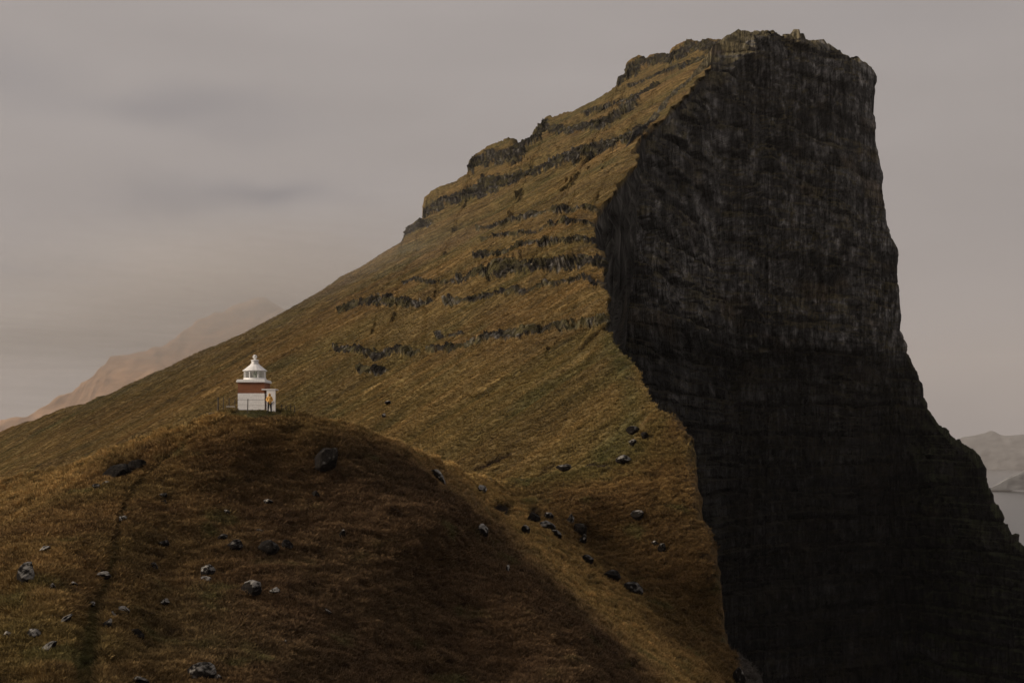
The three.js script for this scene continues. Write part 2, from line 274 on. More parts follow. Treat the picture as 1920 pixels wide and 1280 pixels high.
// distance in picture points to the cliff edge, where gullies fade out so that the edge keeps its line
function edgeGap(u, v) { let best = 1e9; for (let i = 1; i < EDGE.length; i++) { const [ax, ay] = EDGE[i - 1], [bx, by] = EDGE[i], dx = bx - ax, dy = by - ay, t = clamp(((u - ax) * dx + (v - ay) * dy) / (dx * dx + dy * dy)); best = Math.min(best, Math.hypot(u - ax - t * dx, v - ay - t * dy)); } return best; }
function near(pts, u, v, w0, w1) { let m = 0; for (let i = 1; i < pts.length; i++) { const [ax, ay, wa = w0] = pts[i - 1], [bx, by, wb = w0] = pts[i], dx = bx - ax, dy = by - ay, t = clamp(((u - ax) * dx + (v - ay) * dy) / (dx * dx + dy * dy)), d = Math.hypot(u - ax - t * dx, v - ay - t * dy), w = lerp(wa, wb, t); m = Math.max(m, smooth(w, w * (w1 ?? 0.5), d)); } return m; }
function greenAt(u, v) { return clamp(near([[1140, 640, 26], [1165, 680, 30], [1185, 740, 34], [1180, 800, 36], [1120, 850, 30]], u, v, 30, 0) * 0.6 + near([[940, 925, 10], [1000, 906, 12], [1060, 898, 20], [1120, 880, 30], [1185, 850, 34]], u, v, 20, 0) * 0.6); }
function scarAt(u, v) { const r = 1.5 * n3(u / 9, v / 9, 2); return Math.max(near([[888, 884, 5], [915, 873, 6], [945, 859, 5], [958, 853, 3]], u, v + r, 5, 0.4), near([[1098, 884, 2], [1125, 882, 4], [1140, 882, 4], [1150, 888, 2]], u, v + r, 3, 0.4), near([[1100, 872, 2], [1118, 872, 4]], u, v + r, 3, 0.4), near([[1168, 709, 2], [1185, 710, 4], [1196, 716, 2]], u, v + r, 3, 0.4)); }

// ------------------------------------------------------------ the cliff
const CLIFF_TOP = [[1342, 80], [1352, 76], [1366, 68], [1380, 65], [1392, 63], [1405, 60], [1420, 59], [1432, 60], [1443, 59], [1448, 64], [1462, 66], [1468, 72], [1476, 76], [1484, 82], [1496, 88], [1510, 91], [1522, 94], [1540, 97], [1552, 98], [1564, 98], [1572, 103], [1590, 103], [1597, 110], [1602, 117], [1616, 117], [1626, 123], [1632, 134], [1637, 141]];
const CLIFF_RIGHT = [[1637, 141], [1638, 150], [1632, 154], [1635, 166], [1633, 180], [1635, 194], [1630, 201], [1631, 210], [1638, 219], [1640, 240], [1639, 262], [1644, 290], [1646, 305], [1652, 325], [1651, 350], [1653, 370], [1657, 392], [1660, 420], [1664, 436], [1669, 448], [1674, 458], [1680, 468], [1681, 480], [1679, 500], [1680, 530], [1685, 560], [1687, 590], [1685, 618], [1690, 630], [1694, 645], [1695, 658], [1704, 675], [1714, 696], [1726, 722], [1727, 746], [1738, 768], [1757, 798], [1765, 805], [1790, 833], [1812, 845], [1826, 855], [1833, 868], [1842, 880], [1842, 895], [1848, 916], [1862, 948], [1875, 972], [1877, 988], [1895, 1012], [1925, 1040], [1960, 1075], [1990, 1140], [2010, 1350]];
const WALL = [[1080, 520], [1140, 535], [1195, 562], [1250, 622], [1330, 716], [1450, 762], [1560, 797], [1640, 842], [1720, 838], [1800, 806], [1900, 768], [2010, 735]];
const wallCurve = new THREE.CatmullRomCurve3(WALL.map(([u, d]) => V3(u, d, 0)), false, 'centripetal').getPoints(200);
const wallDepth = u => { for (let k = 1; k < wallCurve.length; k++) if (wallCurve[k].x >= u) { const a = wallCurve[k - 1], b = wallCurve[k]; return lerp(a.y, b.y, clamp((u - a.x) / (b.x - a.x))); } return WALL[WALL.length - 1][1]; };
const cliffDepth = (u, v) => wallDepth(u) * (1 - 0.13 * (v - 100) / 1250) + 10 * smooth(620, 690, v) * smooth(1150, 1230, u) * smooth(1640, 1500, u);
const rightCurve = CLIFF_RIGHT, rightOfWall = v => { for (let k = 1; k < rightCurve.length; k++) if (rightCurve[k][1] >= v) return rightCurve[k][0]; return 2010; };
const darkBedLine = c => EYE + 50 + 9 * fbm(c / 38, 5, 1, 4) + 0.05 * (c - 150);
const cliffGeo = sheet({
  top: curve(CLIFF_TOP), right: curve(CLIFF_RIGHT), bottom: curve([[1300, 1350], [2010, 1350]]),
  left: curve([[1338, 84], [1322, 122], [1300, 150], [1270, 182], [1235, 215], [1190, 245], [1160, 300], [1125, 355], [1095, 400], [1090, 480], [1095, 600], [1130, 700], [1190, 800], [1230, 950], [1260, 1150], [1300, 1350]]),
  nu: 430, nv: 800, depth: cliffDepth,
  over: { top: [[2, -0.2], [8, 0.8], [25, 3], [60, 20], [120, 120]], right: [[3, 0, 0.6], [10, 1, -0.5], [30, 4, -6], [80, 20, -20]], left: [[12, 0, -2]] },
  bulge(P, n, u, v) {
    const c = along(P), y = P.y, s = strata(y + 0.05 * c + 6 * n3(c / 60, y / 60, 1));
    const big = 13 * fbm(c / 60, y / 170, 2, 3), butt = 6 * ridge(c / 26 + 0.8 * n3(y / 36, c / 30, 2), y / 75, 4, 3), [b1, e1] = blocks(c, y, 8, 15, 1), [b2, e2] = blocks(c, y, 3, 5.5, 2), blk = 4.2 * b1 * e1 + 1.8 * b2 * e2;
    const colm = 1.8 * Math.abs(n3(c / 5.2, y / 22, 6)) + 1.2 * Math.abs(n3(c / 2.2, y / 9, 9)) + 0.7 * n3(c / 1.1, y / 5, 3);
    const bed = s / 17, fr = bed - Math.floor(bed), step = 3.0 * lerp(1, 0.35, smooth(1560, 1700, u)) * (fr - 0.5) * (0.5 + n3(c / 30, Math.floor(bed) * 3.7, 2)), bed2 = s / 5.3, fr2 = bed2 - Math.floor(bed2);
    const rough = 1.2 * fbm(P.x / 5, y / 6, P.z / 5, 4);
    const depthBelowRim = v - 60 - Math.max(0, (u - 1440) * 0.3), rim = smooth(0, 30, depthBelowRim), lft = smooth(0, 60, u - leftOfWall(v)), rgt = lerp(0.18, 1, smooth(0, 80, rightOfWall(v) - u));
    const cap = smooth(78, 52, depthBelowRim + 14 * n3(c / 9, 1, 2));                  // the column bed under the summit stands proud
    const bowl = -9 * smooth(60, 0, Math.hypot((u - 1500) * 0.45, v - 540)) - 7 * smooth(50, 0, Math.hypot((u - 1560) * 0.5, v - 250)) + 8 * smooth(30, 0, Math.abs(u - 1345 - 0.05 * (v - 400))) * smooth(150, 300, v) * smooth(640, 560, v);
    const pill = cap * (3.2 * Math.abs(n3(c / 4.4, 2, 8)) + 2.2 * Math.abs(n3(c / 2.1, y / 60, 4)));
    const under = -5 * smooth(6, -6, y - darkBedLine(c)) * smooth(-70, 0, y - darkBedLine(c));
    return { d: ((big * rim + butt * lerp(0.35, 1, rim)) + colm * 1.25 + blk + step * rgt + 0.7 * lerp(1, 0.2, smooth(1560, 1700, u)) * (fr2 - 0.5) + rough + 3.5 * cap + pill + bowl + under) * lft * rgt * lerp(0.2, 1, smooth(0, 12, depthBelowRim)), y: 1.1 * n3(c / 3.3, 7, 3) * smooth(14, 0, depthBelowRim) - 0.8 * smooth(14, 0, depthBelowRim), s, fr, cap };
  },
  paint(P, n, u, v, e) {
    const c = along(P), y = P.y, up = clamp(n.y);
    let k = wallColour(P, n), veg = smooth(0.26, 0.6, up * 0.9 + 0.75 * fbm(c / 14, y / 9, 4, 4));
    // the lower beds, darker under an uneven line and darker towards the bottom
    const darkBeds = smooth(5, -5, y - darkBedLine(c) + 5 * fbm(c / 7, y / 30, 6, 3)) * clamp(1.15 - 0.5 * smooth(-60, -110, y - darkBedLine(c)) * (0.5 + fbm(c / 22, y / 40, 2, 3)));
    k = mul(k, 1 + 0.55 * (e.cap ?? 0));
    k = mul(k, lerp(1, 0.52 + 0.3 * fbm(c / 24, y / 34, 9, 3), darkBeds * smooth(330, 180, Math.abs(c - 60)) ) * lerp(1, 0.27, smooth(EYE + 100, EYE - 40, y + 22 * fbm(c / 30, y / 30, 14, 3))));
    if (u > 1640) k = mixc(k, [0.022, 0.027, 0.011], veg * smooth(1660, 1760, u) * 0.35);
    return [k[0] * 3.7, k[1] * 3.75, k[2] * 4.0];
  },
  uv: P => [along(P) / 30, P.y / 60],
});
const mountain = new THREE.Group(); mountain.name = 'mountain'; mountain.userData.kind = 'structure'; scene.add(mountain);
part('grass_slope', slopeGeo, matSlope, mountain);
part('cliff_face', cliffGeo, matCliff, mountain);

// ------------------------------------------------------------ the near hill with its spur and the saddle
const hillPts = [
  [-80, 935, 158], [0, 912, 150], [100, 882, 143], [230, 838, 136], [330, 800, 133], [0, 975, 124], [90, 935, 124], [390, 779, 133], [440, 771, 134], [520, 772, 134.5], [580, 785, 135], [650, 806, 137], [760, 850, 142], [850, 888, 162], [900, 905, 185], [940, 917, 201.5], [1000, 908, 197], [1100, 884, 192], [1180, 858, 189], [1238, 778, 201],
  [460, 790, 130], [520, 795, 130.5], [400, 810, 128.5],
  [640, 817, 134], [700, 848, 136], [800, 910, 137], [870, 958, 136], [1000, 1080, 130], [1100, 1180, 124], [1200, 1280, 118], [1250, 1330, 115],
  [500, 870, 126], [600, 950, 123], [600, 1100, 109], [700, 1280, 98], [950, 1280, 108], [860, 1080, 122], [300, 930, 119], [300, 1000, 112], [300, 1150, 97], [300, 1280, 84], [150, 1280, 79], [-80, 1330, 76], [0, 1110, 95], [0, 1040, 103], [100, 985, 111], [150, 1100, 95], [205, 912, 121], [480, 1280, 87],
  [905, 928, 172], [960, 965, 176], [1070, 1050, 166], [1180, 1130, 159], [1280, 1210, 153], [1380, 1320, 147],
  [1100, 950, 179], [1200, 950, 176], [1250, 900, 182], [1285, 850, 187], [1292, 950, 176], [1325, 1080, 166], [1250, 1080, 166], [1350, 1222, 158], [1412, 1290, 152],
];
const hillW = spline(hillPts.map(([u, v, d]) => [u, v, 1000 / d]), 2e-5), hillDepth = (u, v) => 1000 / hillW(u, v);
const PATH = [[150, 1330, 42], [160, 1230, 34], [172, 1150, 26], [200, 1092, 17], [212, 1030, 13], [222, 975, 11], [248, 925, 9], [300, 872, 7], [370, 815, 6], [420, 788, 5]];
const BROW = [[575, 788], [650, 815], [740, 858], [800, 892], [870, 950], [940, 1010], [1000, 1075], [1060, 1130], [1130, 1195], [1210, 1285], [1260, 1340]];
function browSide(u, v) { // picture points beyond the crest line of the spur
  let best = 1e9, sg = 1, L = BROW.length; for (let i = 1; i < L; i++) { const [ax, ay] = BROW[i - 1], [bx, by] = BROW[i], dx = bx - ax, dy = by - ay; let t = ((u - ax) * dx + (v - ay) * dy) / (dx * dx + dy * dy); t = clamp(t, i === 1 ? -3 : 0, i === L - 1 ? 3 : 1); const ex = u - ax - t * dx, ey = v - ay - t * dy, d = Math.hypot(ex, ey); if (d < best) { best = d; sg = ex * dy - ey * dx > 0 ? 1 : -1; } }
  return best * sg;
}
const HOLLOWS = [[225, 886, 30, 20], [258, 873, 18, 9], [613, 862, 22, 20], [345, 794, 22, 5], [755, 868, 8, 6], [935, 960, 26, 14], [870, 890, 26, 10], [1000, 972, 14, 12], [1090, 998, 14, 16]];
const hillGeo = sheet({
  top: nearCrest, left: curve([[-80, 935], [-80, 1330]]), bottom: curve([[-80, 1330], [1425, 1330]]),
  right: ragged(curve([[1238, 778], [1258, 796], [1270, 812], [1283, 832], [1287, 852], [1284, 870], [1292, 890], [1290, 915], [1298, 940], [1297, 962], [1304, 985], [1322, 1000], [1328, 1022], [1323, 1042], [1329, 1060], [1326, 1085], [1336, 1105], [1331, 1130], [1336, 1150], [1337, 1172], [1347, 1195], [1352, 1222], [1372, 1236], [1384, 1240], [1394, 1246], [1403, 1262], [1412, 1290], [1425, 1330]]), 500, 9, 9),
  nu: 900, nv: 380, depth: hillDepth,
  over: { top: [[1, 0.1], [3, 0.6], [8, 3], [16, 9], [26, 22]], right: [[0.6, 0.5, 0.2], [2, 3, 0.5], [5, 14, 1], [10, 50, 1]], bottom: [[-8, 5], [-22, 16]], left: [[0, 3, -12], [0, 12, -30]] },
  bulge(P, n, u, v) {
    const dist = -P.z, x = P.x, z = P.z;
    const lawn = smooth(1, 0.35, Math.hypot((u - 478) / 75, (v - 778) / 16));
    let d = 0.95 * fbm(x / 9, z / 9, 2, 4) + 0.4 * fbm(x / 2.6, P.y / 1.8, z / 2.6, 3) + 0.22 * ridge(P.y / 1.1 + 0.6 * n3(x / 5, z / 5, 1), x / 14, 6, 2) + 0.14 * ridge(x / 3.4, P.y / 0.9, z / 5, 2);
    d += 0.07 * n3(x / 0.5, P.y / 0.35, z / 0.5);
    const sd = browSide(u, v), sp = smooth(-14, 30, sd);            // right of the crest of the spur: runnels down the bank
    d += sp * (0.9 * ridge((x * 0.9 - z * 0.2) / 7, z / 60, P.y / 40, 3) + 0.4 * fbm(x / 2.5, P.y / 4, z / 8, 3));
    d *= 1 - 0.85 * lawn;
    const path = near(PATH, u, v, 10, 0.3); d = lerp(d, d * 0.4 - 0.22, path);
    let hollow = 0; for (const [hu, hv, a, b] of HOLLOWS) hollow = Math.max(hollow, smooth(1.15, 0.55, Math.hypot((u - hu) / a, (v - hv) / b)));
    return { d: d - 0.75 * hollow, lawn, sp, sd, path, hollow, scar: scarAt(u, v) };
  },
  paint(P, n, u, v, e) {
    const x = P.x, y = P.y, z = P.z;
    const sad = near([[900, 905, 14], [1000, 915, 22], [1100, 898, 30], [1180, 875, 34], [1240, 810, 30]], u, v, 20, 0);
    const patch = fbm(x / 7, y / 5, z / 9, 4), wisp = fbm(x / 1.5 + 0.8 * n3(x / 4, y / 2, z / 4), y / 0.32, z / 2, 3), grain = fbm(x / 0.4, y / 0.25, z / 0.4, 2);
    const face = 1 - e.sp;
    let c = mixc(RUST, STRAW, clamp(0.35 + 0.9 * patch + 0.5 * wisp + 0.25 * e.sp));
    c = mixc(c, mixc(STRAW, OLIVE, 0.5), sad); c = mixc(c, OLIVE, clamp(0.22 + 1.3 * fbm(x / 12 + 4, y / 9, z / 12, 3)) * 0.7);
    const wob = e.sd + 18 * fbm(x / 4, y / 3, z / 4, 3) + 16 * fbm(x / 1.1, y / 0.7, z / 1.5, 2), along_ = clamp((u - 600) / 300), browLight = 1.3 * smooth(-6, 4, wob) * smooth(20 + 85 * along_, 8 + 25 * along_, wob) * smooth(560, 640, u) + 0.8 * near([[-80, 985, 60], [60, 925, 60], [180, 868, 34], [300, 815, 20], [420, 782, 12]], u, v, 40, 0), faceShade = face * smooth(800, 930, v + 0.2 * (u - 500)) * smooth(120, 720, u + 0.25 * (v - 900) + 120 * fbm(x / 6, y / 4, z / 6 + 2, 3)) * 1.0;  // sunlit crest and left flank, and the shaded near face, painted into the colour
    c = mixc(c, mixc(STRAW, OLIVE, clamp(0.3 - wisp)), 0.75 * clamp(browLight)); c = mixc(c, [0.076, 0.048, 0.029], 0.75 * faceShade);
    c = mul(c, (1 + 0.6 * wisp + 0.5 * grain) * (1 + 0.7 * browLight) * (1 - 0.22 * faceShade));
    const bank = smooth(60, 120, e.sd + 25 * wisp) * smooth(900, 960, v - 0.2 * (u - 1100)); c = mul(mixc(c, RUST, 0.55 * bank), 1 - 0.18 * bank);
    c = mixc(c, mul(GREEN, 1.2), 0.5 * smooth(0.2, 0.42, fbm(x / 5, y / 3, z / 6 + 11, 4))); c = mixc(c, GREEN, clamp(e.lawn * 0.8 + e.path * 0.5 * clamp(0.8 + 2 * patch) + greenAt(u, v) * clamp(0.8 + wisp)));
    c = mixc(c, PEAT, clamp(e.hollow * 1.1 + e.scar + 0.75 * smooth(0.2, 0.45, fbm(x / 1.4, y / 0.9, z / 1.4 + 7, 3))));
    if (u > 1366 && v > 1228) c = mixc(c, mul(ROCK, 1 + wisp), smooth(1368, 1380, u));
    return mul(c, 1.7);
  },
  uv: P => [(P.x * 0.95 + P.z * 0.3) / 9, (P.z * 0.8 - P.y) / 14],
});
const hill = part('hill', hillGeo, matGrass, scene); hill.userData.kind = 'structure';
// where the built ground is seen under a picture point
function finder(geo) {
  const P = geo.attributes.position, cells = new Map(), key = (a, b) => a * 4096 + b;
  for (let i = 0; i < P.count; i++) { const z = -P.getZ(i), u = P.getX(i) / z * F + W / 2, v = HORIZON - (P.getY(i) - EYE) / z * F; if (u < -50 || v < 0 || u > 2000 || v > 1400) continue; const k = key(Math.floor(u / 4) + 20, Math.floor(v / 4)); const o = cells.get(k); if (!o || z < o.z) cells.set(k, { z, i }); }
  return (u, v) => { for (let r = 0; r < 12; r++) { let best = null; for (let a = -r; a <= r; a++) for (let b = -r; b <= r; b++) { const o = cells.get(key(Math.floor(u / 4) + 20 + a, Math.floor(v / 4) + b)); if (o && (!best || o.z < best.z)) best = o; } if (best) return best.z; } return hillDepth(u, v); };
}
const hillSeen = finder(hillGeo), slopeSeen = finder(slopeGeo);

// ------------------------------------------------------------ far land and the sea
const matFar = new THREE.MeshStandardMaterial({ vertexColors: true, roughness: 1 }); matFar.specularIntensity = 0.2;
function farRange(name, outline, base, dist, relief, tint, over) {
  const xs = curve(outline), g = sheet({
    top: xs, bottom: curve([[outline[0][0], base], [outline[outline.length - 1][0], base]]), left: curve([outline[0], [outline[0][0], base]]), right: curve([outline[outline.length - 1], [outline[outline.length - 1][0], base]]),
    nu: 180, nv: 60, depth: (u, v) => dist * (1 - 0.10 * smooth(560, base, v)),
    over: { top: over ?? [[60, 20], [300, 150], [900, 500]], left: [[0, 100, -900]], right: [[0, 100, 900]] },
    bulge: (P) => ({ d: relief * fbm(P.x / 620, P.y / 260, P.z / 620, 5) + 0.3 * relief * ridge(P.x / 260, P.y / 900, 3, 3), y: 0 }),
    paint: (P) => mul(tint, 1 + 0.6 * fbm(P.x / 150, P.y / 60, P.z / 150, 4)),
    uv: P => [P.x / 100, P.y / 100],
  });
  const m = part(name, g, matFar, scene); m.userData.kind = 'structure'; return m;
}
farRange('far_mountain', [[-420, 900], [-200, 850], [-60, 812], [0, 795], [40, 786], [64, 773], [100, 751], [150, 726], [163, 712], [186, 690], [205, 671], [270, 659], [330, 640], [346, 618], [372, 600], [440, 580], [495, 562], [545, 582], [600, 600], [700, 640], [900, 760]], 905, 22000, 130, [0.37, 0.225, 0.135]);
farRange('far_island', [[1500, 880], [1640, 846], [1740, 840], [1790, 826], [1822, 818], [1858, 809], [1885, 818], [1925, 817], [1990, 800], [2100, 840], [2300, 890]], 905, 25000, 70, [0.15, 0.152, 0.155]);
farRange('headland', [[1840, 917], [1860, 914], [1872, 908], [1890, 898], [1925, 884], [2000, 850], [2150, 840], [2300, 900]], 919, 10600, 40, [0.2, 0.205, 0.21], [[60, 20], [200, 90]]);
{
  const g = new THREE.PlaneGeometry(64000, 64000, 1, 1).rotateX(-Math.PI / 2);
  const uv = g.attributes.uv; for (let i = 0; i < uv.count; i++) uv.setXY(i, uv.getX(i) * 64000 / 160, uv.getY(i) * 64000 / 160);
  const nW = loopNoise(12, 12, 31, 5), nX = loopNoise(30, 7, 32, 4);
  const waves = tileTexture(512, (x, y) => 0.5 + 0.3 * nW(x, y) + 0.3 * nX(y, x));
  const sea = part('sea', g, new THREE.MeshStandardMaterial({ color: new THREE.Color().setRGB(0.02, 0.026, 0.03), roughness: 0.28, bumpMap: waves, bumpScale: 1.2 }), scene);
  sea.position.set(0, 0, 0); sea.userData.kind = 'structure';
}
{ // a low bank of cloud lying against the far mountain: thin layers one above the other
  const nA = loopNoise(5, 5, 61, 5), soft = tileTexture(256, (x, y) => { const r = Math.hypot(x - 0.5, y - 0.5) * 2; return smooth(1, 0.25, r + 0.35 * nA(x, y)) * (0.8 + 0.5 * nA(y, x)); });
  soft.wrapS = soft.wrapT = THREE.ClampToEdgeWrapping;
  const layers = [], r = rng(99);
  for (let k = 0; k < 9; k++) layers.push(new THREE.PlaneGeometry(7000 + 1500 * r(), 9000 + 3000 * r(), 1, 1).rotateX(-Math.PI / 2).rotateZ(0.05 * (r() - 0.3)).translate(-5200 + 300 * k + 900 * (r() - 0.5), EYE + 1150 + 125 * k, -16500 - 500 * r()));
  const mat = new THREE.MeshPhysicalMaterial({ color: new THREE.Color().setRGB(0.95, 0.93, 0.91), transmission: 0.5, thickness: 0, roughness: 1, transparent: true, opacity: 0.25, alphaMap: soft, side: THREE.DoubleSide, depthWrite: false });
  const m = part('cloud_bank', layers, mat, scene); m.userData.kind = 'stuff'; m.userData.label = 'thin pale cloud lying against the far mountain';
  const low = []; for (let k = 0; k < 14; k++) low.push(new THREE.PlaneGeometry(240 + 40 * r(), 420 + 80 * r(), 1, 1).rotateX(-Math.PI / 2).translate(-175 + 8 * k + 16 * (r() - 0.5), EYE + 16 + 4.6 * k + r(), -590 + 20 * (r() - 0.5)));
  const m2 = part('cloud_bank', low, Object.assign(mat.clone(), { opacity: 0.1 }), scene); m2.userData.kind = 'stuff'; m2.userData.label = 'thin mist lying over the left shoulder of the mountain';
}
//@OBJECTS
// ------------------------------------------------------------ boulders and stones on the near hill
const matRock = new THREE.MeshStandardMaterial({ vertexColors: true, map: texRock, bumpMap: texRock, bumpScale: 0.05, roughness: 0.95 }); matRock.specularIntensity = 0.3;
function boulderGeo(seed, sx, sy, sz, pale) {
  const g = mergeVertices(new THREE.IcosahedronGeometry(1, 9).deleteAttribute('normal').deleteAttribute('uv')), p = g.attributes.position, r = rng(seed * 7919 + 13), o = seed * 13.7;
  const cuts = []; for (let k = 0; k < 11; k++) { const a = V3(r() * 2 - 1, r() * 1.6 - 0.6, r() * 2 - 1).normalize(); cuts.push([a, 0.5 + 0.36 * r()]); }
  const P = V3(), col = new Float32Array(p.count * 3), uv = new Float32Array(p.count * 2);
  for (let i = 0; i < p.count; i++) {
    P.fromBufferAttribute(p, i);
    let k = 1 + 0.25 * n3(P.x * 1.1 + o, P.y * 1.1, P.z * 1.1) + 0.1 * fbm(P.x * 3 + o, P.y * 3, P.z * 3, 3); P.multiplyScalar(k);
    for (const [a, d] of cuts) { const q = P.dot(a) - d; if (q > 0) P.addScaledVector(a, -q * 0.9); }
    P.multiplyScalar(1 + 0.05 * fbm(P.x * 7 + o, P.y * 7, P.z * 7, 3)); P.set(P.x * sx, P.y * sy, P.z * sz);
    p.setXYZ(i, P.x, P.y, P.z); uv.set([(P.x + P.z * 0.6) / 2.5, (P.y + P.z * 0.3) / 2.5], i * 2);
  }
  g.computeVertexNormals(); const n = g.attributes.normal;
  for (let i = 0; i < p.count; i++) {
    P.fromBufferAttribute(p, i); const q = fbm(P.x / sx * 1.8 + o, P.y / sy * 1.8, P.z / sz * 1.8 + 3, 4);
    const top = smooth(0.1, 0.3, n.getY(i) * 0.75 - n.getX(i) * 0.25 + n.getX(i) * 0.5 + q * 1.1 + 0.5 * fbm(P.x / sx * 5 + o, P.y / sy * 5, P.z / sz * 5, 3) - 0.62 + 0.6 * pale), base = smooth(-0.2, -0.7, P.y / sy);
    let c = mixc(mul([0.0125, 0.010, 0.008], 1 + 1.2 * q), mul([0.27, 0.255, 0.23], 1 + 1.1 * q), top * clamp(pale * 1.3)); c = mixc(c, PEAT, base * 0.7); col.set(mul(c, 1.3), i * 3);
  }
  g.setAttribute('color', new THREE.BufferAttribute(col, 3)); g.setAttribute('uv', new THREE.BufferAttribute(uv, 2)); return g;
}
let rockSeed = 1;
function rock(name, u, v, w, h, pale, label, tilt = 0) {
  const d = hillSeen(u, v + h * 0.4), k = d / F, c = at(u, v + h * (h < 17 ? -0.12 : pale < 0.2 ? 0.08 : 0.2), d - 0.12 * Math.max(w, h) * k);
  const m = part(name, boulderGeo(rockSeed++, w * 0.56 * k * (pale < 0.2 || h < 14 ? 1.25 : 1), h * 0.56 * k * (pale < 0.2 || h < 14 ? 1.25 : 1), Math.max(w, h) * 0.5 * k, pale), matRock, scene);
  m.position.copy(c); m.rotation.z = tilt; tag(m, label, name === 'stone' ? 'stone' : name === 'boulder' ? 'boulder' : 'rock'); return m;
}
